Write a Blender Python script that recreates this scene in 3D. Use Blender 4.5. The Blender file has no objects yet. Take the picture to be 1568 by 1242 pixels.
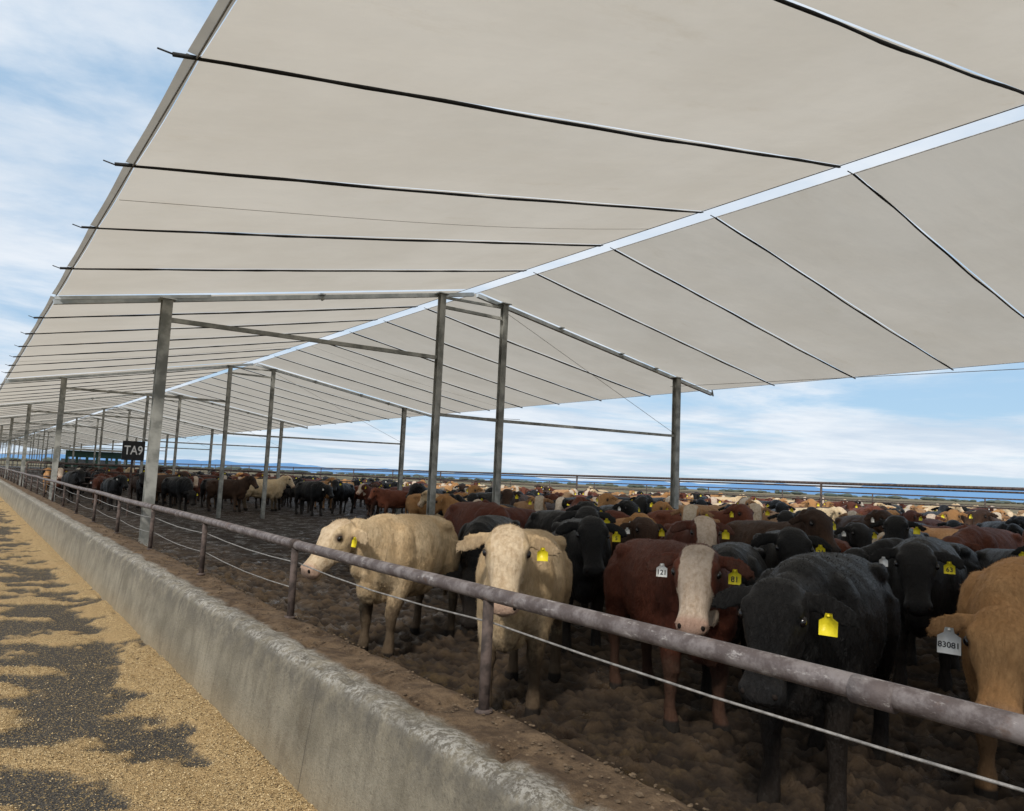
import bpy, math, random
import numpy as np
from mathutils import Vector, Matrix
random.seed(7); np.random.seed(7)
scene=bpy.context.scene
scene.view_settings.view_transform='Standard'; scene.view_settings.look='None'; scene.view_settings.exposure=0
COL=scene.collection
def lerp(a,b,t):return a+(b-a)*t
# ---------------------------------------------------------------- numpy noise
def h2(ix,iy,seed):
    n=(ix.astype(np.int64)*374761393+iy.astype(np.int64)*668265263+seed*144269504)&0xffffffff
    n=((n^(n>>13))*1274126177)&0xffffffff
    n=n^(n>>16)
    return (n&0xffffff)/float(0xffffff)
def vn(x,y,s=0):
    ix=np.floor(x);iy=np.floor(y);fx=x-ix;fy=y-iy
    fx=fx*fx*(3-2*fx);fy=fy*fy*(3-2*fy)
    a=h2(ix,iy,s);b=h2(ix+1,iy,s);c=h2(ix,iy+1,s);d=h2(ix+1,iy+1,s)
    return (a*(1-fx)+b*fx)*(1-fy)+(c*(1-fx)+d*fx)*fy
def fbm(x,y,s=0,o=4):
    t=0;a=.5
    for i in range(o):
        t=t+a*vn(x*2**i,y*2**i,s+i*13);a*=.5
    return t/(1-.5**o)
def worley(x,y,s=0):
    ix=np.floor(x);iy=np.floor(y);f1=np.full(x.shape,9.);cid=np.zeros(x.shape)
    for dx in(-1,0,1):
        for dy in(-1,0,1):
            cx=ix+dx;cy=iy+dy
            px=cx+h2(cx,cy,s);py=cy+h2(cx,cy,s+5)
            d=np.hypot(px-x,py-y);m=d<f1
            f1=np.where(m,d,f1);cid=np.where(m,h2(cx,cy,s+9),cid)
    return f1,cid
def sstep(a,b,x):
    t=np.clip((x-a)/(b-a),0,1);return t*t*(3-2*t)

# ---------------------------------------------------------------- node helpers
def newmat(name):
    m=bpy.data.materials.new(name);m.use_nodes=True
    nt=m.node_tree;nt.nodes.clear()
    out=nt.nodes.new('ShaderNodeOutputMaterial')
    return m,nt,out
class N:
    def __init__(s,nt): s.nt=nt
    def n(s,t,**k):
        x=s.nt.nodes.new(t)
        for a,b in k.items(): setattr(x,a,b)
        return x
    def l(s,a,b): s.nt.links.new(a,b)
    def noise(s,vec,scale,detail=4,rough=.55,dist=0):
        x=s.n('ShaderNodeTexNoise');x.inputs['Scale'].default_value=scale;x.inputs['Detail'].default_value=detail
        x.inputs['Roughness'].default_value=rough;x.inputs['Distortion'].default_value=dist
        if vec is not None:s.l(vec,x.inputs['Vector'])
        return x.outputs['Fac']
    def ramp(s,f,a,b,inv=False):
        x=s.n('ShaderNodeMapRange');x.interpolation_type='SMOOTHSTEP'
        x.inputs['From Min'].default_value=a;x.inputs['From Max'].default_value=b
        if inv:x.inputs['To Min'].default_value=1;x.inputs['To Max'].default_value=0
        s.l(f,x.inputs['Value']);return x.outputs['Result']
    def mix(s,f,a,b,bt='MIX'):
        x=s.n('ShaderNodeMix',data_type='RGBA',blend_type=bt)
        for v,i in((f,0),(a,6),(b,7)):
            if isinstance(v,(int,float)):x.inputs[i].default_value=v
            elif isinstance(v,(tuple,list)):x.inputs[i].default_value=(*v,1)
            else:s.l(v,x.inputs[i])
        return x.outputs[2]
    def math(s,op,a,b=None,clamp=False):
        x=s.n('ShaderNodeMath',operation=op);x.use_clamp=clamp
        for v,i in((a,0),(b,1)):
            if v is None:continue
            if isinstance(v,(int,float)):x.inputs[i].default_value=v
            else:s.l(v,x.inputs[i])
        return x.outputs[0]
    def mapping(s,vec,scale,rot=(0,0,0)):
        x=s.n('ShaderNodeMapping');x.inputs['Scale'].default_value=scale;x.inputs['Rotation'].default_value=rot
        s.l(vec,x.inputs['Vector']);return x.outputs[0]
    def bump(s,h,strength,dist):
        x=s.n('ShaderNodeBump');x.inputs['Strength'].default_value=strength;x.inputs['Distance'].default_value=dist
        s.l(h,x.inputs['Height']);return x.outputs[0]
    def bsdf(s,out,col,rough=.8,metal=0,normal=None,spec=.5):
        p=s.n('ShaderNodeBsdfPrincipled')
        if isinstance(col,tuple):p.inputs['Base Color'].default_value=(*col,1)
        else:s.l(col,p.inputs['Base Color'])
        if isinstance(rough,(int,float)):p.inputs['Roughness'].default_value=rough
        else:s.l(rough,p.inputs['Roughness'])
        p.inputs['Metallic'].default_value=metal
        p.inputs['Specular IOR Level'].default_value=spec
        if normal is not None:s.l(normal,p.inputs['Normal'])
        s.l(p.outputs[0],out.inputs[0]);return p
    def obj(s): return s.n('ShaderNodeTexCoord').outputs['Object']

def mat_noisy(name,c1,c2,scale,rough=.8,metal=0,bump=.3,bd=.01,bscale=None,spec=.4):
    m,nt,out=newmat(name);g=N(nt);o=g.obj()
    f=g.ramp(g.noise(o,scale,5),.35,.65)
    c=g.mix(f,c1,c2)
    b=g.bump(g.noise(o,bscale or scale*6,4),bump,bd)
    g.bsdf(out,c,rough,metal,b,spec);return m

# ---------------------------------------------------------------- mesh builder
class MB:
    def __init__(s): s.v=[];s.f=[];s.m=[]
    def add(s,vs,fs,mi=0):
        b=len(s.v);s.v.extend([tuple(p) for p in vs])
        s.f.extend([tuple(i+b for i in f) for f in fs]);s.m.extend([mi]*len(fs))
    def beam(s,p0,p1,w,h,mi=0,side=None):
        p0=Vector(p0);p1=Vector(p1);t=(p1-p0).normalized()
        sd=Vector(side) if side else (Vector((0,0,1)).cross(t) if abs(t.z)<.95 else Vector((1,0,0)))
        sd=(sd-t*sd.dot(t)).normalized();u=t.cross(sd)
        vs=[]
        for p in(p0,p1):
            for a,b in((-1,-1),(1,-1),(1,1),(-1,1)):vs.append(p+sd*a*w/2+u*b*h/2)
        s.add(vs,[(0,3,2,1),(4,5,6,7),(0,1,5,4),(1,2,6,5),(2,3,7,6),(3,0,4,7)],mi)
    def box(s,x0,x1,y0,y1,z0,z1,mi=0):
        s.add([(x0,y0,z0),(x1,y0,z0),(x1,y1,z0),(x0,y1,z0),(x0,y0,z1),(x1,y0,z1),(x1,y1,z1),(x0,y1,z1)],
              [(0,3,2,1),(4,5,6,7),(0,1,5,4),(1,2,6,5),(2,3,7,6),(3,0,4,7)],mi)
    def cyl(s,p0,p1,r,n=8,mi=0,r2=None):
        p0=Vector(p0);p1=Vector(p1);t=(p1-p0).normalized()
        sd=Vector((0,0,1)).cross(t) if abs(t.z)<.95 else Vector((1,0,0))
        sd.normalize();u=t.cross(sd);r2=r if r2 is None else r2
        vs=[p0+(sd*math.cos(a)+u*math.sin(a))*r for a in[2*math.pi*i/n for i in range(n)]]
        vs+=[p1+(sd*math.cos(a)+u*math.sin(a))*r2 for a in[2*math.pi*i/n for i in range(n)]]
        fs=[(i,(i+1)%n,(i+1)%n+n,i+n) for i in range(n)]+[tuple(range(n-1,-1,-1)),tuple(range(n,2*n))]
        s.add(vs,fs,mi)
    def ell(s,c,r,mi=0,ax=None,nu=10,nv=7):
        c=Vector(c);ax=ax or(Vector((1,0,0)),Vector((0,1,0)),Vector((0,0,1)))
        vs=[c+ax[2]*r[2]]
        for j in range(1,nv):
            ph=math.pi*j/nv
            for i in range(nu):
                a=2*math.pi*i/nu
                vs.append(c+ax[0]*r[0]*math.sin(ph)*math.cos(a)+ax[1]*r[1]*math.sin(ph)*math.sin(a)+ax[2]*r[2]*math.cos(ph))
        vs.append(c-ax[2]*r[2]);L=len(vs)-1;fs=[]
        for i in range(nu):
            k=(i+1)%nu
            fs.append((0,1+i,1+k));fs.append((L,1+(nv-2)*nu+k,1+(nv-2)*nu+i))
            for j in range(nv-2):
                a=1+j*nu;fs.append((a+i,a+nu+i,a+nu+k,a+k))
        s.add(vs,fs,mi)
    def tube(s,path,rw,rh,side=(0,1,0),n=16,p=2.,mi=0):
        P=[Vector(q) for q in path];L=len(P);vs=[]
        for i in range(L):
            t=(P[min(i+1,L-1)]-P[max(i-1,0)]).normalized()
            sd=Vector(side[i]) if isinstance(side,list) else Vector(side)
            sd=(sd-t*sd.dot(t)).normalized();u=t.cross(sd)
            for k in range(n):
                a=2*math.pi*k/n;c=math.cos(a);q=math.sin(a)
                c=math.copysign(abs(c)**(2/p),c);q=math.copysign(abs(q)**(2/p),q)
                vs.append(P[i]+sd*rw[i]*c+u*rh[i]*q)
        fs=[]
        for i in range(L-1):
            for k in range(n):
                a=i*n+k;b=i*n+(k+1)%n;fs.append((a,b,b+n,a+n))
        fs.append(tuple(range(n-1,-1,-1)));fs.append(tuple(range((L-1)*n,L*n)))
        s.add(vs,fs,mi)
    def mesh(s,name,mats=(),smooth=False):
        me=bpy.data.meshes.new(name);me.from_pydata(s.v,[],s.f)
        for m in mats:me.materials.append(m)
        me.polygons.foreach_set('material_index',s.m)
        if smooth:me.polygons.foreach_set('use_smooth',[True]*len(s.f))
        me.update();return me
    def obj(s,name,mats=(),smooth=False,parent=None):
        o=bpy.data.objects.new(name,s.mesh(name,mats,smooth));COL.objects.link(o)
        if parent:o.parent=parent
        return o
def grid_obj(name,X,Y,Z,mat,attrs=None,smooth=True):
    ny,nx=X.shape
    co=np.stack([X,Y,Z],-1).reshape(-1,3)
    i=np.arange(ny*nx).reshape(ny,nx)
    q=np.stack([i[:-1,:-1],i[:-1,1:],i[1:,1:],i[1:,:-1]],-1).reshape(-1,4)
    me=bpy.data.meshes.new(name);me.vertices.add(len(co));me.vertices.foreach_set('co',co.ravel())
    me.loops.add(q.size);me.loops.foreach_set('vertex_index',q.ravel())
    me.polygons.add(len(q));me.polygons.foreach_set('loop_start',np.arange(0,q.size,4));
    me.polygons.foreach_set('use_smooth',np.ones(len(q),bool)*smooth)
    if attrs:
        for k,a in attrs.items():
            at=me.attributes.new(k,'FLOAT','POINT');at.data.foreach_set('value',a.ravel().astype(np.float32))
    me.update(calc_edges=True);me.validate();me.materials.append(mat)
    o=bpy.data.objects.new(name,me);COL.objects.link(o);return o

# ---------------------------------------------------------------- camera
CAMH=1.65;psi=math.radians(36.5);th=math.radians(5.85);rho=math.radians(2.5)
cam=bpy.data.cameras.new('camera');cam.sensor_width=36;cam.lens=36*1130/1568;cam.clip_end=40000;cam.clip_start=.05
co=bpy.data.objects.new('camera',cam);COL.objects.link(co);scene.camera=co
co.matrix_world=Matrix.Translation((0,0,CAMH))@Matrix.Rotation(-psi,4,'Z')@Matrix.Rotation(math.pi/2+th,4,'X')@Matrix.Rotation(rho,4,'Z')

# ---------------------------------------------------------------- light
sv=Vector((-.80,-.60,0)).normalized();el=math.radians(40)
sv=Vector((sv.x*math.cos(el),sv.y*math.cos(el),math.sin(el)))
sun=bpy.data.lights.new('sun','SUN');sun.energy=2.6;sun.angle=math.radians(5);sun.color=(1,.94,.85)
so=bpy.data.objects.new('sun',sun);COL.objects.link(so);so.rotation_euler=(-sv).to_track_quat('-Z','Y').to_euler()
w=bpy.data.worlds.new('World');scene.world=w;w.use_nodes=True
nt=w.node_tree;nt.nodes.clear();g=N(nt)
wo=g.n('ShaderNodeOutputWorld');bg=g.n('ShaderNodeBackground');bg.inputs[1].default_value=.1;g.l(bg.outputs[0],wo.inputs[0])
sky=g.n('ShaderNodeTexSky',sky_type='NISHITA');sky.sun_disc=False;sky.sun_elevation=el;sky.sun_rotation=math.atan2(sv.x,sv.y)%(2*math.pi)
sky.air_density=1.0;sky.dust_density=.6;sky.ozone_density=1.5
d=g.n('ShaderNodeTexCoord').outputs['Generated']
sx=g.n('ShaderNodeSeparateXYZ');g.l(d,sx.inputs[0])
zc=g.math('ADD',g.math('MAXIMUM',sx.outputs[2],0.0),.055)
cx=g.n('ShaderNodeCombineXYZ');g.l(g.math('DIVIDE',sx.outputs[0],zc),cx.inputs[0]);g.l(g.math('DIVIDE',sx.outputs[1],zc),cx.inputs[1])
cv=g.mapping(cx.outputs[0],(.62,.80,1),(0,0,.5))
n1=g.noise(cv,.50,11,.60,.35)
n2=g.noise(cv,.19,3,.5,0)
n3=g.noise(cx.outputs[0],1.1,8,.6,.3)
up_=g.ramp(sx.outputs[2],.12,.42)
cov=g.math('ADD',n1,g.math('MULTIPLY',g.math('SUBTRACT',n2,.5),.50))
cov=g.math('ADD',cov,g.math('MULTIPLY',up_,g.math('MULTIPLY',g.math('SUBTRACT',n3,.34),.55)))
cm=g.ramp(cov,.36,.54)
shade=g.ramp(g.noise(cv,.9,9,.62,.2),.32,.66)
ccol=g.mix(shade,(6.3,7.3,8.5),(9.0,9.4,9.9))
skyc=g.mix(.72,sky.outputs[0],(4.2,6.5,9.0))
col=g.mix(g.math('MULTIPLY',cm,.92),skyc,ccol)
hz=g.ramp(sx.outputs[2],0.0,.045,True)
col=g.mix(g.math('MULTIPLY',hz,.30),col,(6.8,8.0,9.2))
g.l(col,bg.inputs[0])

# ---------------------------------------------------------------- setting materials
M_mud,nt,out=newmat('mud');g=N(nt);o=g.obj()
a=g.ramp(g.noise(o,1.3,5,.6),.35,.65);b=g.ramp(g.noise(o,14,6,.65),.35,.7)
c=g.mix(b,(.012,.0068,.0042),(.036,.0215,.0122));c=g.mix(g.math('MULTIPLY',a,.4),c,(.042,.026,.015))
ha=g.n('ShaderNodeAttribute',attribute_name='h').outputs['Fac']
c=g.mix(g.math('MULTIPLY',g.ramp(ha,.45,.92),.8),c,(.125,.082,.047))  # sunlit clod tops painted in: higher mud gets a lighter colour
so_=g.n('ShaderNodeSeparateXYZ');g.l(o,so_.inputs[0])
near=g.ramp(so_.outputs[0],2.3,4.6,True)
st=g.math('MULTIPLY',near,g.ramp(g.noise(o,4.5,6,.75),.50,.62))
c=g.mix(g.math('MULTIPLY',st,.45),c,(.22,.145,.052))
bp=g.bump(g.noise(o,42,10,.8,.5),1.0,.045)
g.bsdf(out,c,g.ramp(g.noise(o,3,4),.22,.62),0,bp,.35)
M_feed,nt,out=newmat('feed');g=N(nt);o=g.obj()
fa=g.n('ShaderNodeAttribute',attribute_name='feed').outputs['Fac']
vo=g.n('ShaderNodeTexVoronoi');vo.inputs['Scale'].default_value=120;g.l(o,vo.inputs['Vector'])
sp=g.n('ShaderNodeSeparateXYZ');g.l(vo.outputs['Color'],sp.inputs[0])
fc=g.mix(sp.outputs[0],(.32,.205,.09),(.68,.50,.26));fc=g.mix(g.ramp(sp.outputs[1],.80,.9),fc,(.12,.078,.04))
fc=g.mix(g.ramp(g.noise(o,2.5,5,.6),.4,.7),fc,(.44,.30,.145))
dc=g.mix(sp.outputs[2],(.033,.032,.033),(.12,.104,.083));dc=g.mix(g.ramp(sp.outputs[1],.84,.9),dc,(.34,.24,.11))
fz=g.math('ADD',fa,g.math('MULTIPLY',g.math('SUBTRACT',g.noise(o,80,6,.85),.5),2.4))
c=g.mix(g.ramp(fz,.20,.76),dc,fc)
bp=g.bump(vo.outputs['Distance'],.9,.012)
g.bsdf(out,c,.9,0,bp,.2)
M_con,nt,out=newmat('bunk_concrete');g=N(nt);o=g.obj()
s3=g.n('ShaderNodeSeparateXYZ');g.l(o,s3.inputs[0])
base=g.mix(g.ramp(g.noise(o,2.2,7,.68),.3,.7),(.185,.162,.12),(.32,.285,.218))
streak=g.noise(g.mapping(o,(1,9,.8)),1.3,6,.65)
base=g.mix(g.math('MULTIPLY',g.ramp(streak,.48,.72),.5),base,(.12,.103,.076))
base=g.mix(g.math('MULTIPLY',g.ramp(s3.outputs[2],-.1,.25,True),.5),base,(.34,.25,.135))
base=g.mix(g.math('MULTIPLY',g.ramp(s3.outputs[2],.30,.52),g.ramp(g.noise(o,6,5,.7),.34,.62)),base,(.135,.122,.10))
base=g.mix(g.math('MULTIPLY',g.ramp(g.noise(o,48,7,.8),.52,.66),.5),base,(.10,.088,.067))
base=g.mix(g.math('MULTIPLY',g.ramp(g.noise(o,1.7,8,.75),.56,.66),.35),base,(.10,.075,.05))
sp1=g.ramp(g.noise(o,34,8,.82),.46,.55)
lip=g.math('MULTIPLY',g.ramp(s3.outputs[2],.515,.56),g.math('MULTIPLY',sp1,g.ramp(g.noise(o,4,5,.7),.30,.58)))
base=g.mix(g.math('MULTIPLY',lip,.8),base,(.46,.44,.40))
ex=g.math('ADD',s3.outputs[0],g.math('MULTIPLY',g.math('SUBTRACT',g.noise(o,7,6,.7),.5),.12))
ldc=g.mix(g.ramp(g.noise(o,8,8,.75),.35,.7),(.070,.044,.026),(.20,.135,.080))
base=g.mix(g.ramp(ex,1.82,1.90),base,ldc)
yy=g.math('FRACT',g.math('DIVIDE',g.math('ADD',s3.outputs[1],.68),3.05))
jt=g.math('LESS_THAN',g.math('ABSOLUTE',g.math('SUBTRACT',yy,.5)),.0016)
base=g.mix(g.math('MULTIPLY',jt,.6),base,(.07,.06,.05))
bp=g.bump(g.math('ADD',g.noise(o,60,6,.7),g.noise(o,9,6,.6)),.7,.02)
g.bsdf(out,base,.88,0,bp,.3)
M_gr,nt,out=newmat('ground');g=N(nt);o=g.obj()
c=g.mix(g.ramp(g.noise(o,.01,5),.4,.6),(.20,.165,.095),(.13,.12,.06));c=g.mix(g.ramp(g.noise(o,.5,6),.4,.7),c,(.16,.12,.08))
g.bsdf(out,c,.95,0,None,.2)
M_pipe,nt,out=newmat('weathered_pipe');g=N(nt);o=g.obj()
f=g.ramp(g.noise(o,9,7,.7),.42,.62);c=g.mix(f,(.105,.084,.082),(.225,.198,.195))
c=g.mix(g.math('MULTIPLY',g.ramp(g.noise(g.mapping(o,(1,.35,1)),30,6,.78),.56,.68),.8),c,(.43,.40,.385))
c=g.mix(g.math('MULTIPLY',g.ramp(g.noise(o,4,5,.7),.60,.72),.8),c,(.12,.066,.044))
g.bsdf(out,c,.6,.15,g.bump(g.noise(o,60,5,.7),.5,.005),.4)
M_rust=mat_noisy('rusty_post',(.045,.034,.030),(.125,.092,.08),14,.75,.15,.5,.006)
M_galv=mat_noisy('galvanized_steel',(.44,.48,.50),(.62,.66,.68),5,.45,.25,.15,.003)
M_galvd=mat_noisy('aged_galvanized_steel',(.19,.195,.18),(.42,.42,.39),4,.6,.2,.2,.004)
M_cord=mat_noisy('black_cord',(.008,.008,.008),(.02,.02,.02),20,.7)
M_crease=mat_noisy('fabric_crease',(.22,.19,.15),(.30,.26,.21),20,.8)  # for an added thin cord that draws a crease line in the fabric
M_wire=mat_noisy('steel_wire',(.22,.21,.20),(.40,.38,.36),30,.5,.4)
M_fab,nt,out=newmat('shade_fabric');g=N(nt);o=g.obj()
c=g.mix(g.ramp(g.noise(o,.6,7,.62),.3,.7),(.625,.568,.485),(.685,.628,.545))
c=g.mix(g.math('MULTIPLY',g.ramp(g.noise(g.mapping(o,(.6,1.8,1)),1.0,8,.72),.58,.76),.32),c,(.50,.42,.31))
c=g.mix(g.math('MULTIPLY',g.ramp(g.noise(o,3.0,9,.8),.66,.74),.5),c,(.33,.26,.18))
bp=g.bump(g.noise(g.mapping(o,(.45,1.1,1)),1.5,4,.5),.45,.08)
df=g.n('ShaderNodeBsdfDiffuse');tr=g.n('ShaderNodeBsdfTranslucent');g.l(c,df.inputs[0]);g.l(c,tr.inputs[0]);g.l(bp,df.inputs['Normal']);g.l(bp,tr.inputs['Normal'])
mx=g.n('ShaderNodeMixShader');mx.inputs[0].default_value=.56;g.l(df.outputs[0],mx.inputs[1]);g.l(tr.outputs[0],mx.inputs[2]);g.l(mx.outputs[0],out.inputs[0])
M_hem,nt,out=newmat('fabric_hem');g=N(nt)
df=g.n('ShaderNodeBsdfDiffuse');tr=g.n('ShaderNodeBsdfTranslucent')
c=g.mix(g.ramp(g.noise(g.obj(),3,5),.3,.7),(.50,.47,.42),(.58,.55,.49));g.l(c,df.inputs[0]);g.l(c,tr.inputs[0])
mx=g.n('ShaderNodeMixShader');mx.inputs[0].default_value=.32;g.l(df.outputs[0],mx.inputs[1]);g.l(tr.outputs[0],mx.inputs[2]);g.l(mx.outputs[0],out.inputs[0])

# ---------------------------------------------------------------- ground sheets
R=15000
b=MB();n=64
b.v=[(0,0,-.16)]+[(R*math.cos(2*math.pi*i/n),R*math.sin(2*math.pi*i/n),-.16) for i in range(n)]
b.f=[(0,1+i,1+(i+1)%n) for i in range(n)];b.m=[0]*n
b.obj('ground',[M_gr])
def prog(a,b,s,gr):
    r=[a];st=s
    while r[-1]<b:
        r.append(r[-1]+st);st*=gr
    return np.array(r)
xs=prog(2.22,80,.018,1.0105);ys=np.concatenate([-prog(-.6,14,.06,1.05)[::-1],prog(.6,235,.018,1.0092)])
X,Y=np.meshgrid(xs,ys)
wx=(fbm(X*4,Y*4,3,3)-.5)*.22;wy=(fbm(X*4,Y*4,8,3)-.5)*.22
w1,_=worley((X+wx)/.22,(Y+wy)/.22,2)
w2,c2=worley((X+wx)/.095,(Y+wy)/.085,4)
w3,c3=worley((X+wx*.7)/.045,(Y+wy*.7)/.05,14)
dome=lambda w_,r:np.clip(1-(w_/r)**2,0,1)**.6
fine=fbm(X*22,Y*22,6,4);patch=fbm(X*2.2,Y*2.2,71,3)
hh=sstep(.10,.42,w1)*.40+dome(w2,.58)*.45*c2*sstep(.30,.55,patch)+dome(w3,.55)*.24*c3+fine*.33
fade=1/(1+np.maximum(np.hypot(X-3,Y-3)-9,0)*.15)
Z=-.090+hh*.135*fade+(fbm(X*.5,Y*.5,11)-.5)*.10*fade
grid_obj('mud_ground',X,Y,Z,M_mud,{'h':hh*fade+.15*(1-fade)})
xs=np.linspace(-1.2,1.66,170);ys=np.concatenate([np.arange(-1.5,.5,.06),prog(.5,235,.016,1.009)])
X,Y=np.meshgrid(xs,ys)
def feedmask(X,Y):
    X=X+(fbm(X*4,Y*4,91,2)-.5)*.12;Y=Y+(fbm(X*4,Y*4,93,2)-.5)*.12
    a=X*.80-Y*.59;bb=X*.59+Y*.80
    m=fbm(a*2.4+4,bb*4.0,21,3)*.68+fbm(a*1.2+2,bb*1.8,31,2)*.28+fbm(X*16,Y*16,5,3)*.16
    m=m+.20*sstep(1.22,1.55,X)-.045*sstep(1.3,.9,X)
    return m
fm=feedmask(X,Y)
F=sstep(.445,.635,fm)
Z=-.10+F*.022+.05*sstep(1.2,1.65,X)+fbm(X*22,Y*22,7,3)*.018*(.3+F)
grid_obj('feed_trough_floor',X,Y,Z,M_feed,{'feed':F})
nf=80000
fx=np.random.uniform(-.2,1.64,nf);fy=.7+np.random.rand(nf)**1.7*7
FF=sstep(.445,.635,feedmask(fx,fy));keep=np.random.rand(nf)<(.13+.87*FF)
fx=fx[keep];fy=fy[keep];FF=FF[keep];nf=len(fx)
fz=-.10+FF*.022+.05*sstep(1.2,1.65,fx)+fbm(fx*22,fy*22,7,3)*.018*(.3+FF)+.003
an=np.random.rand(nf)*6.28;sz=np.random.uniform(.0025,.0075,nf)
vv=[]
for k in range(3):
    aa=an+k*2.1+np.random.uniform(-.4,.4,nf)
    vv.append(np.stack([fx+np.cos(aa)*sz,fy+np.sin(aa)*sz,fz+np.random.uniform(-.002,.007,nf)],-1))
vv=np.stack(vv,1).reshape(-1,3)
me=bpy.data.meshes.new('loose_feed');me.vertices.add(nf*3);me.vertices.foreach_set('co',vv.ravel())
me.loops.add(nf*3);me.loops.foreach_set('vertex_index',np.arange(nf*3));me.polygons.add(nf);me.polygons.foreach_set('loop_start',np.arange(0,nf*3,3))
me.polygons.foreach_set('material_index',np.random.choice(4,nf,p=[.35,.29,.20,.16]))
me.update(calc_edges=True)
for i,cc in enumerate([(.56,.40,.19),(.70,.54,.31),(.37,.24,.105),(.10,.07,.04)]):
    me.materials.append(mat_noisy('grain_%d'%i,cc,tuple(x*.8 for x in cc),50,.85))
COL.objects.link(bpy.data.objects.new('loose_feed',me))

# ---------------------------------------------------------------- concrete bunk wall
prof=[(1.575,-.20),(1.585,-.05),(1.60,.08),(1.62,.22),(1.64,.36),(1.655,.46),(1.668,.515),(1.685,.548),(1.71,.567),(1.745,.574),(1.785,.570),(1.825,.562),(1.86,.556),(1.92,.552),(1.98,.548),(2.06,.546),(2.13,.544),(2.19,.536),(2.222,.515),(2.235,.47),(2.24,.3),(2.24,.1),(2.24,-.15)]
prof=np.array(prof)
ys=np.concatenate([np.arange(-4,.8,.08),prog(.8,235,.016,1.010)])
PX,Y=np.meshgrid(prof[:,0],ys);PZ,_=np.meshgrid(prof[:,1],ys)
nz=fbm(Y*9,PX*9+PZ*9,3,4)-.5;nb=fbm(Y*1.1,PZ*2,17,3)-.5
top=sstep(.38,.56,PZ)
chip=np.maximum(fbm(Y*6,PX*16,23,4)-.56,0)
PX=PX-(1-top)*(nz*.012)+nb*.025+top*(fbm(Y*14,PX*3,44,3)-.5)*.02*(PX<1.8);PZ=PZ+top*(nz*.024-chip*.17)+(PX>1.85)*top*(fbm(Y*6,PX*12,55,4)-.45)*.035
grid_obj('concrete_feed_bunk_wall',PX,Y,PZ,M_con)
b=MB()
for i in range(1500):
    y=.8+random.random()**1.8*14;x=random.uniform(1.86,2.2);r=random.uniform(.002,.009)*(1.6 if random.random()<.06 else 1)
    b.ell((x,y,.550+r*.2),(r*random.uniform(.7,1.7),r*random.uniform(.7,1.7),r*.6),0,None,5,4)
b.obj('dirt_clods',[mat_noisy('dirt',(.065,.045,.028),(.17,.12,.075),30,.95)])

# ---------------------------------------------------------------- bunk fence
b=MB();FX=2.13;RZ=1.098
ypts=[3.0+2.6*(i-3) for i in range(0,92)]
def rail(x,z,r,ys,mi,n=14,sag=0):
    path=[]
    for i in range(len(ys)-1):
        for k in range(4):
            t=k/4;y=ys[i]*(1-t)+ys[i+1]*t
            path.append((x+.006*math.sin(y*1.3),y,z-sag*math.sin(math.pi*t)+.006*math.sin(y*.9)))
    b.tube(path,[r]*len(path),[r]*len(path),(1,0,0),n,2,mi)
rail(FX,RZ,.036,ypts,0,18)
rail(FX+.035,.955,.005,ypts,2,6,.025)
rail(FX+.035,.76,.004,ypts[4:],2,6,.03)
for y in ypts:
    lean=random.uniform(-.01,.01)
    b.cyl((FX,y+lean,.50),(FX,y,RZ-.02),.027,12,1)
    b.cyl((FX,y-.001,.535),(FX,y,.556),.045,12,1)
    b.cyl((FX,y-.035,RZ),(FX,y+.035,RZ),.0385,16,1)
for y in(1.1,9.4,17.,30):b.cyl((FX,y-.06,RZ+.001),(FX,y+.06,RZ+.001),.0410,16,0)
b.obj('feed_bunk_fence',[M_pipe,M_rust,M_wire],True)

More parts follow.
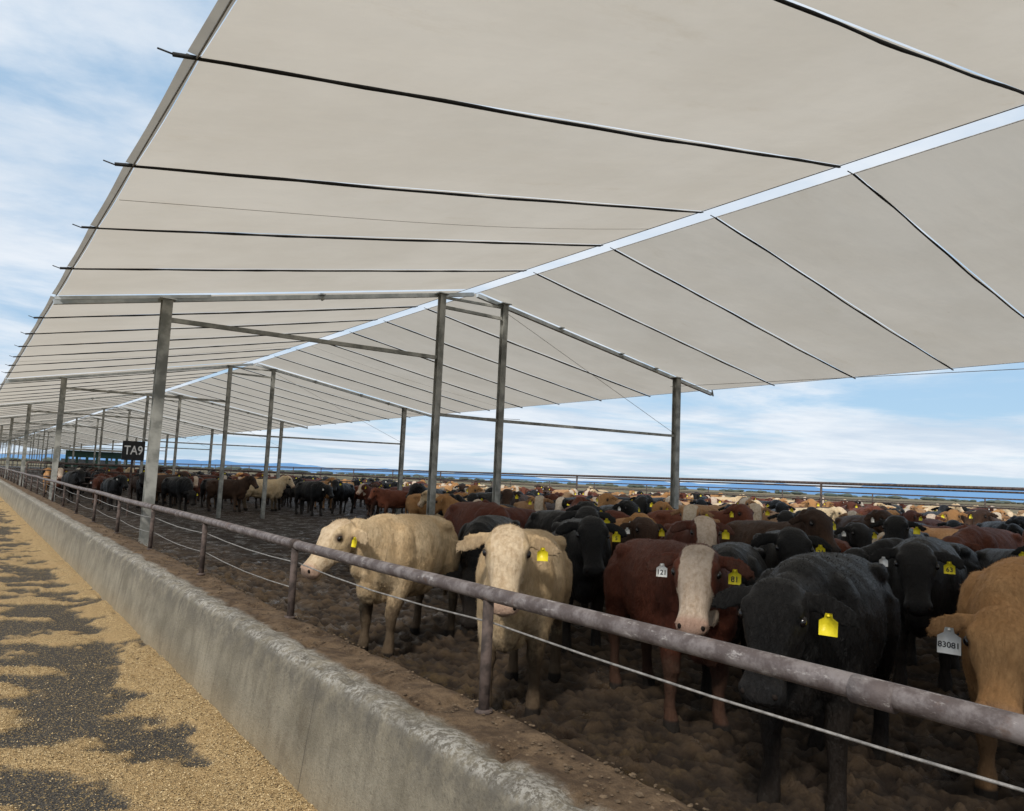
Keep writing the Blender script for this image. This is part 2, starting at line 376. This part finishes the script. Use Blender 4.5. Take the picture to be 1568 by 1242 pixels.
# ---------------------------------------------------------------- shade structure
root=bpy.data.objects.new('shade_structure',None);COL.objects.link(root)
EL=(.92,4.08);RG=(8.2,5.58);ER=(15.8,4.30);BAY=14.3;Y0=12.7
KMIN,KMAX=-2,14  # lowest bay is unseen behind the camera, added for the lighting
fab=MB();cord=MB()
for k in range(KMIN,KMAX):
    ya=Y0+k*BAY;npn=7
    for j in range(npn):
        y0=ya+BAY*j/npn;y1=ya+BAY*(j+1)/npn
        y0e=y0+(.09 if j==0 else .010);y1e=y1-(.09 if j==npn-1 else .010)
        for sd,(E,gap) in enumerate(((EL,-.17),(ER,.15))):
            nx,ny=(14,8) if k<2 else (4,4)
            vs=[];sg=random.uniform(.03,.07)
            rx=RG[0]+gap;rz=RG[1]-.03
            for a in range(nx+1):
                for c in range(ny+1):
                    u=a/nx;v=c/ny
                    sx_=lerp(E[0],rx,u);z=lerp(E[1],rz,u)
                    z-=sg*math.sin(math.pi*v)*(math.sin(math.pi*u)*.8+.1)
                    if a==0: sx_+=(1 if sd==0 else -1)*.008*math.sin(math.pi*v)
                    vs.append((sx_,lerp(y0e,y1e,v),z))
            fs=[(a*(ny+1)+c,(a+1)*(ny+1)+c,(a+1)*(ny+1)+c+1,a*(ny+1)+c+1) for a in range(nx) for c in range(ny)]
            fab.add(vs,fs,0)
            if sd==0:
                hv=[]
                for c in range(ny+1):
                    p=vs[c];hv+= [(p[0]-.004,p[1],p[2]+.004),(p[0]-.075,p[1],p[2]+.012)]
                fab.add(hv,[(2*c,2*c+1,2*c+3,2*c+2) for c in range(ny)],1)
            if k<1 and j==4 and (sd==0 or k==0):
                yy=lerp(y0,y1,.45)
                path=[(lerp(E[0]+.02,rx-.02,t),yy+.05*math.sin(t*5+j),lerp(E[1],rz,t)-.10*math.sin(math.pi*t)*.75-.025) for t in[i/12 for i in range(13)]]
                cord.tube(path,[.0025]*13,[.0025]*13,(0,1,0),5,2,1)
            if j>0:
                o=-.15 if sd==0 else .1
                r=.0135 if k<0 else .015
                p0=(E[0]+o*1.0,y0,E[1]-.03);p1=(rx,y0,rz-.02)
                path=[(lerp(p0[0],p1[0],t),y0+.012*math.sin(t*9+j)+.006*math.sin(t*31+j),lerp(p0[2],p1[2],t)-.02*math.sin(math.pi*t)) for t in[i/24 for i in range(25)]]
                rr=[r*random.uniform(.8,1.25) for _ in range(25)]
                cord.tube(path,rr,rr,(0,1,0),6)
                if k<1:
                    cord.cyl((E[0]+o,y0,E[1]-.03),(E[0]+o*1.5,y0+.05,E[1]-.0),.006,5);cord.cyl((rx,y0,rz-.02),(rx-.1*(1 if sd else -1)*.8,y0+.03,rz+.01),.007,5)
fab.obj('canopy_fabric',[M_fab,M_hem],True,root)
cord.obj('seam_cords',[M_cord,M_crease],True,root)
fr=MB();cb=MB()
def hpost(x,y,z0,z1,w,mi):
    t=.014
    fr.box(x-w/2,x+w/2,y-w/2,y-w/2+t,z0,z1,mi);fr.box(x-w/2,x+w/2,y+w/2-t,y+w/2,z0,z1,mi)
    fr.box(x-t/2,x+t/2,y-w/2+t,y+w/2-t,z0,z1,mi)
def zroof(x):
    return lerp(EL[1],RG[1],(x-EL[0])/(RG[0]-EL[0])) if x<RG[0] else lerp(RG[1],ER[1],(x-RG[0])/(ER[0]-RG[0]))
for k in range(KMIN,KMAX+1):
    y=Y0+k*BAY-.20
    fr.beam((EL[0]-.05,y+.02,EL[1]-.12),(RG[0]-.05,y+.02,RG[1]-.14),.08,.075,0)
    fr.beam((RG[0]+.05,y+.02,RG[1]-.14),(ER[0]+.05,y+.02,ER[1]-.12),.08,.075,0)
    fr.beam((EL[0]-.05,y-.14,EL[1]-.09),(3.0,y-.14,zroof(3.0)-.1),.04,.05,0)
    fr.beam((7.3,y-.03,zroof(7.3)-.16),(9.0,y-.03,zroof(9)-.16),.04,.05,1)
    hpost(2.36,y-.12,-.1,zroof(2.36)-.14,.15,1)
    hpost(7.33,y-.12,-.1,zroof(7.33)-.12,.12,1)
    hpost(8.86,y-.12,-.1,zroof(8.86)-.12,.12,1)
    hpost(14.3,y-.12,-.1,zroof(14.3)-.12,.15,1)
    for x in(2.36,7.33,8.86,14.3):
        fr.box(x-.12,x+.12,y-.22,y+.0,zroof(x)-.135,zroof(x)-.118,0)
    fr.beam((2.44,y-.12,3.93),(7.26,y-.12,3.99),.06,.07,1)
    fr.beam((7.40,y-.12,5.02),(8.79,y-.12,5.02),.05,.06,1)
    fr.beam((7.40,y-.12,2.88),(8.79,y-.12,2.88),.05,.06,1)
    fr.beam((8.93,y-.12,2.88),(14.22,y-.12,2.95),.05,.06,1)
    for x in(4.9,10.5,12.4,13.6):
        fr.box(x-.05,x+.05,y-.10,y+.08,zroof(x)-.10,zroof(x)-.075,0)
        fr.cyl((x,y-.09,zroof(x)-.17),(x,y-.04,zroof(x)-.17),.03,8,1)
    fr.cyl((ER[0]+.02,y-.06,ER[1]-.18),(ER[0]+.02,y-.02,ER[1]-.02),.02,8,1)
    for (a,c) in(((8.86,y,5.25),(14.3,y-.1,3.0)),((9.4,y-.1,2.95),(14.2,y+BAY,4.2))):
        cb.cyl(a,c,.005,5)
for x,z in((EL[0]-.02,EL[1]-.01),(RG[0]-.17,RG[1]-.04),(RG[0]+.15,RG[1]-.04),(ER[0],ER[1]-.01)):
    cb.cyl((x,Y0+KMIN*BAY,z),(x,Y0+KMAX*BAY,z),.006,6)
fr.obj('steel_frame',[M_galv,M_galvd],False,root)
cb.obj('tension_cables',[M_wire],True,root)

# ---------------------------------------------------------------- fences in pens
def fence(name,pts,h,rails,sp,pr=.04):
    b=MB()
    for (x0,y0),(x1,y1) in zip(pts[:-1],pts[1:]):
        L=math.hypot(x1-x0,y1-y0);n=max(1,int(L/sp))
        for i in range(n+1):
            t=i/n;x=lerp(x0,x1,t);y=lerp(y0,y1,t)
            b.cyl((x,y,-.1),(x,y,h),pr,8,0)
        for z,r in rails:b.cyl((x0,y0,z),(x1,y1,z),r,8,0)
    return b.obj(name,[M_rust],True)
fence('pen_pipe_fence',[(30,-6),(30,200)],2.15,[(2.15,.06),(2.02,.035),(1.45,.03),(1.1,.03),(.75,.03)],7.8,.05)
fence('pen_pipe_fence',[(2.6,42.5),(30,42.5)],1.55,[(1.55,.045),(1.2,.03),(.9,.03),(.6,.03)],3.2)
fence('pen_pipe_fence',[(2.6,75),(30,75)],1.55,[(1.55,.045),(1.2,.03),(.9,.03),(.6,.03)],3.2)
fence('pen_pipe_fence',[(58,-10),(58,230)],1.9,[(1.9,.05),(1.4,.03),(.9,.03)],8,.05)

def text_geo(txt,size):
    cu=bpy.data.curves.new('t','FONT');cu.body=txt;cu.size=size;cu.align_x='CENTER';cu.align_y='CENTER';cu.offset=size*.015
    ob=bpy.data.objects.new('t',cu);COL.objects.link(ob)
    bpy.context.view_layer.update()
    me=bpy.data.meshes.new_from_object(ob.evaluated_get(bpy.context.evaluated_depsgraph_get()))
    vs=[v.co.copy() for v in me.vertices];fs=[tuple(p.vertices) for p in me.polygons]
    bpy.data.objects.remove(ob);bpy.data.curves.remove(cu);bpy.data.meshes.remove(me);return vs,fs
b=MB()
sxp,syp,szp=4.48,26.6,2.10
b.beam((sxp-.33,syp,szp),(sxp+.33,syp,szp),.03,.62,0);b.cyl((sxp,syp+.06,0),(sxp,syp+.06,2.3),.035,10,2)
vs,fs=text_geo('TA9',.40);b.add([(sxp+v.x*.78,syp-.02,szp+v.y) for v in vs],fs,1)
b.obj('pen_sign',[mat_noisy('sign_black',(.01,.01,.012),(.02,.02,.022),5,.4),mat_noisy('sign_white',(.75,.75,.75),(.8,.8,.8),5,.5),M_rust])
b=MB();X0,X1,YY,Hh=9.,15.,92.,2.9
b.box(X0,X1,YY,YY+.1,Hh-.7,Hh,0);b.box(X0,X1,YY,YY+.1,0,1.5,0)
for i in range(7):
    x=lerp(X0,X1-.25,i/6);b.box(x,x+.25,YY-.02,YY+.12,0,Hh-.002,0)
b.box(X0,X1,YY+4,YY+4.1,0,Hh-.9,1);b.add([(X0-.3,YY-.4,Hh+.02),(X1+.3,YY-.4,Hh+.02),(X1+.3,YY+5,Hh+.35),(X0-.3,YY+5,Hh+.35)],[(0,1,2,3)],2)
b.obj('livestock_shed',[mat_noisy('green_sheet',(.02,.06,.045),(.03,.08,.06),2,.6),mat_noisy('pale_sheet',(.4,.42,.42),(.5,.5,.5),2,.6),M_galvd])
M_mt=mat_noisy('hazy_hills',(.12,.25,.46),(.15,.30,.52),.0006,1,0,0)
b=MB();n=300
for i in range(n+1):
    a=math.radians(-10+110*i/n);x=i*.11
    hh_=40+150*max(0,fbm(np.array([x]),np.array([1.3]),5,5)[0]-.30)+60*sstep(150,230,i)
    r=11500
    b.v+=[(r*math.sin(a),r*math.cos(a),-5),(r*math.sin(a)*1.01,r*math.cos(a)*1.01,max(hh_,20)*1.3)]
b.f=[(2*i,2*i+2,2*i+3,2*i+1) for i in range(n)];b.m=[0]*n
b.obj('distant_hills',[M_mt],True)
b=MB()
for i in range(260):
    a=math.radians(random.uniform(2,85));r=random.uniform(1300,3200);s=random.uniform(3,6)
    c=Vector((r*math.sin(a),r*math.cos(a),s*.4))
    for q in range(3):
        b.ell(c+Vector((random.uniform(-8,8),random.uniform(-8,8),random.uniform(-1,1))),(s*random.uniform(.8,2.5),s*random.uniform(.8,2.5),s*random.uniform(.4,.75)),0,None,6,5)
b.obj('distant_tree_line',[mat_noisy('far_foliage',(.07,.10,.09),(.11,.13,.11),.05,.95)])

# ---------------------------------------------------------------- cattle
def make_hide(name,c1,c2,face,muz,rough=.65,dirt=.85,bs=45,spec=.2,dirtc=(.050,.033,.022)):
    m,nt,out=newmat('hide_'+name);g=N(nt);o=g.obj()
    oi=g.n('ShaderNodeObjectInfo').outputs['Random']
    z=g.n('ShaderNodeAttribute',attribute_name='zones');zs=g.n('ShaderNodeSeparateXYZ');g.l(z.outputs['Vector'],zs.inputs[0])
    c=g.mix(g.ramp(g.noise(o,3.2,5,.6),.35,.65),c1,c2)
    c=g.mix(g.math('MULTIPLY',g.ramp(g.noise(g.mapping(o,(1,1,.5)),38,5,.7),.35,.65),.5),c,tuple(x*.58 for x in c1))
    c=g.mix(g.math('MULTIPLY',g.math('SUBTRACT',oi,.3,True),.50),c,tuple(x*.42 for x in c1))
    c=g.mix(g.math('MULTIPLY',g.math('SUBTRACT',.3,oi,True),1.0),c,tuple(min(x*1.5+.01,.8) for x in c2))
    if face:
        fz=g.math('ADD',zs.outputs[0],g.math('MULTIPLY',g.math('SUBTRACT',g.noise(o,11,5,.65),.5),1.1))
        fcol=g.mix(g.ramp(g.noise(o,22,6,.7),.35,.7),face,tuple(f*k for f,k in zip(face,(.72,.66,.60))))
        c=g.mix(g.ramp(fz,.34,.60),c,fcol)
    c=g.mix(g.math('MULTIPLY',zs.outputs[1],.85),c,muz)
    c=g.mix(g.math('MULTIPLY',zs.outputs[2],.85),c,tuple(x*.22 for x in muz))
    so_=g.n('ShaderNodeSeparateXYZ');g.l(o,so_.inputs[0])
    zz=g.math('ADD',so_.outputs[2],g.math('MULTIPLY',g.math('SUBTRACT',g.noise(o,6,7,.75),.5),.95))
    c=g.mix(g.math('MULTIPLY',g.ramp(zz,.34,.80,True),dirt),c,dirtc)
    c=g.mix(g.ramp(so_.outputs[2],.05,.075,True),c,(.02,.016,.013))
    bp=g.bump(g.noise(g.mapping(o,(1,1,.45)),bs,6,.75,.8),.8,.028)
    g.bsdf(out,c,rough,0,bp,spec)
    return m
HID={
 'cream':make_hide('cream',(.64,.46,.265),(.74,.58,.38),(.74,.59,.41),(.50,.33,.25),.75,.9,34,.15),
 'tan':make_hide('tan',(.42,.21,.08),(.50,.28,.125),None,(.33,.20,.13),.7,.7,45,.15),
 'tanw':make_hide('tan_white_face',(.38,.20,.09),(.48,.29,.15),(.58,.49,.38),(.42,.27,.2),.7,.7),
 'red':make_hide('red',(.10,.028,.014),(.155,.048,.024),None,(.12,.07,.055),.6,.7),
 'hereford':make_hide('red_white_face',(.095,.026,.014),(.145,.044,.024),(.60,.49,.39),(.40,.25,.19),.6,.75),
 'black':make_hide('black',(.0028,.0028,.0031),(.0066,.0058,.0056),None,(.014,.014,.015),.42,.45,45,.20,(.030,.021,.015)),
 'blackw':make_hide('black_white_face',(.003,.003,.0035),(.008,.007,.0065),(.50,.44,.37),(.03,.03,.03),.45,.45,45,.18,(.03,.021,.015)),
 'brown':make_hide('brown',(.038,.018,.010),(.070,.036,.020),None,(.03,.025,.022),.6,.6),
}
M_eye,nt,out=newmat('eye_dark');g=N(nt);g.bsdf(out,(.006,.004,.004),.15,0,None,.5)
M_nost=mat_noisy('nostril',(.012,.009,.008),(.02,.015,.013),20,.8,0,.2,.002,None,.1)
M_tagy=mat_noisy('yellow_tag',(.78,.64,.02),(.83,.70,.04),8,.4);M_tagw=mat_noisy('white_tag',(.74,.74,.70),(.80,.80,.78),8,.4)
M_ink=mat_noisy('tag_ink',(.02,.02,.02),(.03,.03,.03),8,.6)
SL=[HID['black'],M_eye,M_tagy,M_tagw,M_ink,M_nost]
def build_cow(name,poll=(1.02,0,1.30),pitch=60,hyaw=0,voxel=.03,tags=(),hair=0,legs=0,hs=1.17,width=.93):
    b=MB();hyaw=math.radians(hyaw);pt=math.radians(pitch)
    poll=Vector(poll);W_=width
    S=[(-.80,1.07,.08,.10),(-.765,1.06,.16,.18),(-.68,1.02,.23,.25),(-.52,.98,.285,.30),(-.32,.95,.285,.335),(-.12,.92,.33,.375),(.10,.895,.35,.405),(.28,.885,.325,.405),(.44,.90,.28,.385),(.58,.925,.235,.36),(.70,.95,.185,.31),(.79,.975,.12,.21)]
    b.tube([(x,0,z) for x,z,_,_ in S],[a*W_ for _,_,a,_ in S],[h for _,_,_,h in S],(0,1,0),22,2.2)
    s_=Vector((-math.sin(hyaw),math.cos(hyaw),0));f_=Vector((math.cos(hyaw),math.sin(hyaw),0))
    t_=(f_*math.cos(pt)-Vector((0,0,1))*math.sin(pt)).normalized();u_=t_.cross(s_)
    def H(d,s,u):return poll+(t_*d+s_*s+u_*u)*hs
    back=poll-f_*.10*hs+Vector((0,0,-.085))
    p0=Vector((.40,0,.98));p1=Vector((.62,poll.y*.12,1.0+.1*(poll.z-1.1)));p3=back
    p2=(p1+p3)/2+Vector((.02,-0.1*poll.y,-.01))
    p4=H(.07,0,-.07)
    b.tube([p0,p1,(p1+p2)/2,p2,(p2+p3)/2,p3,p4],[.22,.185,.162,.143,.126,.108,.085],[.33,.30,.27,.24,.205,.165,.115],[(0,1,0),(0,1,0),(0,1,0),(s_+Vector((0,1,0))),s_,s_,s_],18)
    HS=[(-.05,-.035,.062,.055),(-.03,-.03,.092,.072),(.0,-.025,.110,.092),(.05,-.02,.120,.106),(.10,-.02,.127,.115),(.145,-.024,.124,.118),(.19,-.028,.108,.112),(.24,-.03,.090,.100),(.29,-.028,.080,.088),(.34,-.022,.077,.078),(.375,-.016,.084,.071),(.405,-.014,.092,.066),(.43,-.018,.088,.056),(.45,-.026,.068,.042),(.46,-.03,.035,.022)]
    b.tube([H(d,0,o) for d,o,_,_ in HS],[r*hs for _,_,r,_ in HS],[r*hs for _,_,_,r in HS],tuple(s_),20,2.5)
    b.ell(H(-.02,0,.005),(.045*hs,.065*hs,.040*hs),0,(t_,s_,u_))
    b.ell(H(.41,0,-.078),(.045*hs,.055*hs,.032*hs),0,(t_,s_,u_))
    for sg in(-1,1):
        b.ell(H(.095,sg*.100,.048),(.046*hs,.030*hs,.036*hs),0,(t_,s_,u_))
        b.ell(H(.165,sg*.086,-.012),(.07*hs,.030*hs,.03*hs),0,(t_,s_,u_))
        b.ell(H(.165,sg*.075,-.088),(.095*hs,.036*hs,.060*hs),0,(t_,s_,u_))
        b.ell(H(.41,sg*.056,.016),(.030*hs,.036*hs,.034*hs),0,(t_,s_,u_))
        dn=Vector((0,0,-1))
        e=[H(-.005,sg*.07,-.03),H(.00,sg*.115,-.035),H(.01,sg*.165,-.045)+dn*.002,H(.02,sg*.22,-.055)+dn*.01,H(.03,sg*.265,-.06)+dn*.025,H(.035,sg*.292,-.065)+dn*.035,H(.035,sg*.305,-.065)+dn*.04]
        up=(t_*1.0+Vector((0,0,-.45)))
        b.tube(e,[.022*hs,.034*hs,.052*hs,.058*hs,.048*hs,.03*hs,.010*hs],[.024,.018,.014,.012,.011,.009,.006],tuple(up),12)
        b.ell((.43,sg*.19*W_,.95),(.17,.12,.27))
        b.ell((.47,sg*.15*W_,.74),(.14,.11,.17))
        b.ell((-.44,sg*.215*W_,1.165),(.12,.07,.07))
        b.ell((-.70,sg*.13*W_,1.10),(.07,.06,.07))
        b.ell((-.55,sg*.17*W_,.90),(.22,.135,.27))
        o=[.0,.09,-.07,.05][(legs+(sg>0))%4];q=[.04,-.08,.07,-.02][(legs*2+(sg>0))%4]
        y=sg*.17
        b.tube([(.43,y,.92),(.41+o*.1,y*1.06,.68),(.43+o*.5,y,.52),(.455+o*.8,y*.95,.405),(.45+o,y*.95,.36),(.445+o,y*.95,.22),(.45+o,y*.95,.125),(.47+o,y*.96,.07),(.485+o,y*.97,-.035)],
               [.105,.10,.076,.064,.054,.042,.050,.053,.062],[.145,.13,.086,.070,.057,.044,.054,.060,.074],(0,1,0),12)
        y=sg*.18
        b.tube([(-.56,y,1.0),(-.50+q*.1,y*1.12,.80),(-.55+q*.3,y*1.08,.64),(-.66+q*.6,y,.525),(-.69+q*.8,y*.98,.47),(-.675+q,y*.97,.36),(-.655+q,y*.97,.22),(-.645+q,y*.97,.125),(-.62+q,y*.98,.07),(-.60+q,y,-.035)],
               [.125,.12,.09,.055,.050,.044,.042,.049,.053,.062],[.20,.19,.135,.082,.070,.052,.045,.053,.060,.074],(0,1,0),12)
    b.ell((.69,0,.68),(.13,.12,.19));b.ell((.55,0,.57),(.16,.12,.09))
    b.ell((-.05,0,.57),(.45,.21,.09))
    q=(p1+p3)/2+Vector((.03,0,-.22));b.ell(q,(.18,.05,.12))
    b.tube([(-.72,0,1.20),(-.80,0,1.15),(-.845,.01,1.0),(-.855,.02,.8),(-.85,.03,.62),(-.845,.03,.5),(-.84,.03,.38)],[.035,.034,.026,.022,.022,.034,.018],[.035,.034,.026,.022,.022,.034,.018],(0,1,0),8)
    me=b.mesh('tmp');ob=bpy.data.objects.new('tmp',me);COL.objects.link(ob)
    r=ob.modifiers.new('r','REMESH');r.mode='VOXEL';r.voxel_size=voxel
    s=ob.modifiers.new('s','SMOOTH');s.factor=.5;s.iterations=4 if voxel<.02 else 2
    bpy.context.view_layer.update()
    ev=bpy.data.meshes.new_from_object(ob.evaluated_get(bpy.context.evaluated_depsgraph_get()))
    nv=len(ev.vertices);C=np.zeros(nv*3);ev.vertices.foreach_get('co',C);C=C.reshape(-1,3)
    NN=np.zeros(nv*3);ev.vertices.foreach_get('normal',NN);NN=NN.reshape(-1,3)
    faces=[tuple(p.vertices) for p in ev.polygons]
    bpy.data.objects.remove(ob);bpy.data.meshes.remove(me);bpy.data.meshes.remove(ev)
    rel=(C-np.array(poll))/hs
    hd_=((rel@np.array(t_)>-.15)&(np.linalg.norm(rel,axis=1)<.58))
    lump=(fbm(C[:,0]*9+C[:,1]*5,C[:,2]*9+C[:,1]*4,3,3)-.5)*np.where(hd_,.006,.024)
    fold=np.sin((C[:,0]-.25*C[:,2])*42+fbm(C[:,0]*4,C[:,2]*4,8,2)*7)*.006*sstep(.5,.62,C[:,0])*sstep(1.3,1.1,C[:,2])*(~hd_)
    C=C+NN*(lump+fold)[:,None]
    b=MB();b.v=[tuple(p) for p in C];b.f=faces;b.m=[0]*len(faces)
    for sg in(-1,1):
        b.ell(H(.122,sg*.119,.026),(.024*hs,.018*hs,.018*hs),1,(t_,s_,u_),14,9)
        b.ell(H(.430,sg*.060,.022),(.016*hs,.013*hs,.018*hs),5,(t_,s_,u_))
    for (sg,kind,txt,size) in tags:
        ep=H(.02,sg*.20,-.03)+Vector((0,0,-.03))+f_*.035
        up=(Vector((0,0,1))-f_*.12).normalized();nrm=s_.cross(up)
        if nrm.dot(f_)<0:nrm=-nrm
        sr=s_.copy();W=.036*size;Hh_=.08*size
        out2=[(-.35,0),(.35,0),(.45,-.22),(1,-.38),(1,-1.1),(-1,-1.1),(-1,-.38),(-.45,-.22)]
        vs=[ep+sr*a*W+up*c*Hh_ for a,c in out2]+[ep+sr*a*W+up*c*Hh_-nrm*.004 for a,c in out2]
        b.add(vs,[tuple(range(8)),tuple(range(15,7,-1))]+[(i,(i+1)%8,(i+1)%8+8,i+8) for i in range(8)],2 if kind=='y' else 3)
        b.ell(ep+up*-.012+nrm*.004,(.007,.007,.007),2 if kind=='y' else 3)
        if txt:
            tv,tf=text_geo(txt,W*2.1/max(1.7,len(txt)*.56))
            b.add([ep+sr*v.x+up*(v.y-Hh_*.74)+nrm*.003 for v in tv],tf,4)
    if hair:
        idx=np.random.randint(0,nv,hair)
        P=C[idx]+np.random.uniform(-.5,.5,(hair,3))*voxel*.8;nn=NN[idx]
        hd=((P-np.array(H(.22,0,0)))**2).sum(1)<.36**2
        tuft=((P-np.array(H(-.02,0,.03)))**2).sum(1)<.10**2
        ln=np.where(tuft,.026,np.where(hd,.006,.014))*np.random.uniform(.6,1.3,hair)*np.where(P[:,2]<.5,.7,1)
        D=nn*.38+np.array([-.35,0,-.8])+np.random.uniform(-.6,.6,(hair,3));D-=nn*np.minimum((D*nn).sum(1)-.22,0)[:,None];D/=np.linalg.norm(D,axis=1)[:,None]
        sdv=np.cross(D,nn);sdv/=np.linalg.norm(sdv,axis=1)[:,None]+1e-6
        P-=nn*.003
        base=len(b.v);wd=np.where(hd,.0012,.0019)[:,None]
        hv=np.stack([P-sdv*wd,P+sdv*wd,P+D*ln[:,None]],1).reshape(-1,3)
        b.v.extend(map(tuple,hv));hf=(np.arange(hair*3).reshape(-1,3)+base).tolist()
        b.f.extend(map(tuple,hf));b.m.extend([0]*hair)
    me=b.mesh(name,SL,True)
    A=np.array(b.v);rel=(A-np.array(poll))/hs
    dd=rel@np.array(t_);ss=rel@np.array(s_);uu=rel@np.array(u_)
    inh=((dd>-.16)&(dd<.6)&(np.abs(ss)<.15)&(np.abs(uu)<.3)).astype(float)
    bw=np.where(dd<.2,.084,.084+.1*(dd-.2))
    face=inh*sstep(bw+.035,bw-.03,np.abs(ss))*sstep(-.09,.0,uu)*sstep(-.09,-.02,dd)
    face=np.maximum(face,inh*sstep(.18,.26,dd))
    muz=inh*sstep(.36,.41,dd)*sstep(-.08,-.04,uu)
    eyer=np.sqrt((dd-.122)**2+(np.abs(ss)-.119)**2+(uu-.028)**2)
    ez=inh*sstep(.05,.022,eyer)
    mouth=inh*(dd>.32)*sstep(.010,.0,np.abs(uu+.055))
    ez=np.maximum(ez,mouth*.8)
    ear=((np.abs(ss)>.15)&(np.abs(ss)<.31)&(np.abs(uu+.05)<.05)&(np.abs(dd-.04)<.045)).astype(float)
    ez=np.maximum(ez,ear*.38)
    z=np.stack([face,muz,ez],-1).astype(np.float32)
    at=me.attributes.new('zones','FLOAT_VECTOR','POINT');at.data.foreach_set('vector',z.ravel())
    return me
placed=[]
def pts_of(x,y,yaw,s=1):
    c,q=math.cos(yaw),math.sin(yaw)
    return [(x+c*d*s,y+q*d*s) for d in(-.65,-.2,.25,.7,1.1)]
def place(me,x,y,yaw_deg,col,scale=1.0,nm='cow',z=-.02,wv=1):
    ob=bpy.data.objects.new(nm,me);COL.objects.link(ob);ob.location=(x,y,z);ob.rotation_euler=(0,0,math.radians(yaw_deg));ob.scale=(scale,scale*wv,scale)
    ob.material_slots[0].link='OBJECT';ob.material_slots[0].material=HID[col]
    placed.append(pts_of(x,y,math.radians(yaw_deg),scale));return ob
V=.0165
heroes=[
 ('A',(.98,-.12,1.20),50,-25,[(1,'y','',1.0)],(3.70,6.66),-148,'cream',1.0,0,75000),
 ('B',(.96,.04,1.31),60,9,[(1,'y','',1.0)],(3.66,4.67),-138,'cream',1.0,1,75000),
 ('C',(.93,-.26,1.27),58,-36,[(-1,'w','121',1.0),(1,'y','81',1.1)],(4.46,3.90),-112,'hereford',.98,2,60000),
 ('D',(1.0,.02,1.16),60,0,[(1,'y','',1.15)],(4.27,2.50),-163,'black',1.02,3,60000),
 ('E',(.92,.04,1.02),60,6,[(-1,'w','83081',1.5)],(5.36,1.76),-173,'tan',1.04,0,60000),
 ('F',(1.0,0,1.30),60,0,[(1,'y','5',1.1)],(5.50,6.10),-125,'black',1.0,1,15000),
 ('G',(.98,.05,.72),76,8,[(1,'y','',1.0),(-1,'w','',.8)],(5.0,7.05),-138,'black',.98,2,15000),
 ('H',(.98,0,1.10),60,-8,[(-1,'w','1220',1.4)],(5.42,4.02),-148,'black',.95,3,15000),
 ('I',(.98,.0,1.30),60,6,[(1,'y','24',1.1)],(6.75,4.42),-142,'black',1.0,0,15000),
 ('J',(.98,.0,1.22),60,8,[(1,'y','63',1.1),(-1,'w','',.9)],(7.35,3.30),-160,'black',1.02,1,15000),
 ('K',(.98,.0,1.32),58,4,[(1,'y','',1.1)],(7.1,5.9),-132,'hereford',1.0,2,10000),
 ('L',(.98,.0,1.34),58,-6,[(1,'y','',1.1)],(6.8,7.5),-128,'black',1.0,3,0),
]
for (nm,poll,pi_,hy,tg,loc,yaw,colr,sc,lg,hr) in heroes:
    me=build_cow('cow_'+nm,poll,pi_,hy,V,tg,hr,lg)
    place(me,loc[0],loc[1],yaw,colr,sc)
var=[build_cow('cow_v%d'%i,*a) for i,a in enumerate([
 ((.98,0,1.42),54,0,.024,[(1,'y','',1.1)],6000,0),
 ((.96,.12,1.36),52,25,.024,[(1,'y','',1.1),(-1,'w','',.9)],6000,1),
 ((1.02,0,1.12),50,0,.024,[(-1,'w','',1.0)],6000,2),
 ((.96,-.15,1.39),56,-30,.024,[(-1,'y','',1.1)],6000,3),
 ((.98,0,.74),74,5,.024,[(1,'y','',1.0)],6000,1),
 ((.98,.05,1.30),60,12,.024,[],6000,2)])]
posts=[(x,Y0+k*BAY-.3) for k in range(0,6) for x in(2.4,7.33,8.86,14.3)]
def free(ps,md=.54):
    for p in ps:
        for q in posts:
            if (p[0]-q[0])**2+(p[1]-q[1])**2<.42**2:return False
    cx,cy=ps[2]
    for o in placed:
        if abs(o[2][0]-cx)>3 or abs(o[2][1]-cy)>3:continue
        for p in ps:
            for q in o:
                if (p[0]-q[0])**2+(p[1]-q[1])**2<md*md:return False
    return True
def crowd(nmax,tries,sample,weights,pf=.75):
    c=0
    for _ in range(tries):
        x,y=sample()
        tocam=math.degrees(math.atan2(-y,-x))
        yaw=tocam+random.gauss(0,32) if random.random()<pf else random.uniform(0,360)
        ps=pts_of(x,y,math.radians(yaw))
        if not free(ps) or any(p[0]<2.7 or abs(p[0]-30)<.5 or abs(p[1]-42.5)<.5 for p in ps):continue
        vi=random.choices(range(6),[.26,.22,.07,.22,.04,.19])[0]
        colr=random.choices(list(weights),list(weights.values()))[0]
        place(var[vi],x,y,yaw,colr,random.uniform(.88,1.04),wv=random.uniform(.92,1.08));c+=1
        if c>=nmax:break
    return c
def sec(a0,a1,r0,r1):
    def f():
        a=math.radians(random.uniform(a0,a1));r=math.sqrt(random.uniform(r0*r0,r1*r1));return r*math.sin(a),r*math.cos(a)
    return f
Wn={'black':.50,'brown':.05,'red':.15,'hereford':.14,'tan':.05,'tanw':.06,'cream':.01,'blackw':.04}
Wm={'black':.30,'brown':.06,'red':.15,'hereford':.15,'tan':.14,'tanw':.12,'cream':.06,'blackw':.02}
Wf={'black':.18,'brown':.08,'red':.14,'hereford':.12,'tan':.20,'tanw':.12,'cream':.14,'blackw':.02}
Wl={'black':.46,'brown':.14,'red':.22,'hereford':.06,'tan':.06,'tanw':.02,'cream':.02,'blackw':.02}
crowd(60,5000,sec(40,80,7.4,12.5),Wn,.95)
crowd(110,7000,sec(34,76,12,20),Wm,.9)
crowd(140,7000,sec(30,76,20,29),Wf)
crowd(150,5000,sec(28,74,29,62),Wf)
crowd(150,6000,sec(4.5,30,31,64),Wl)
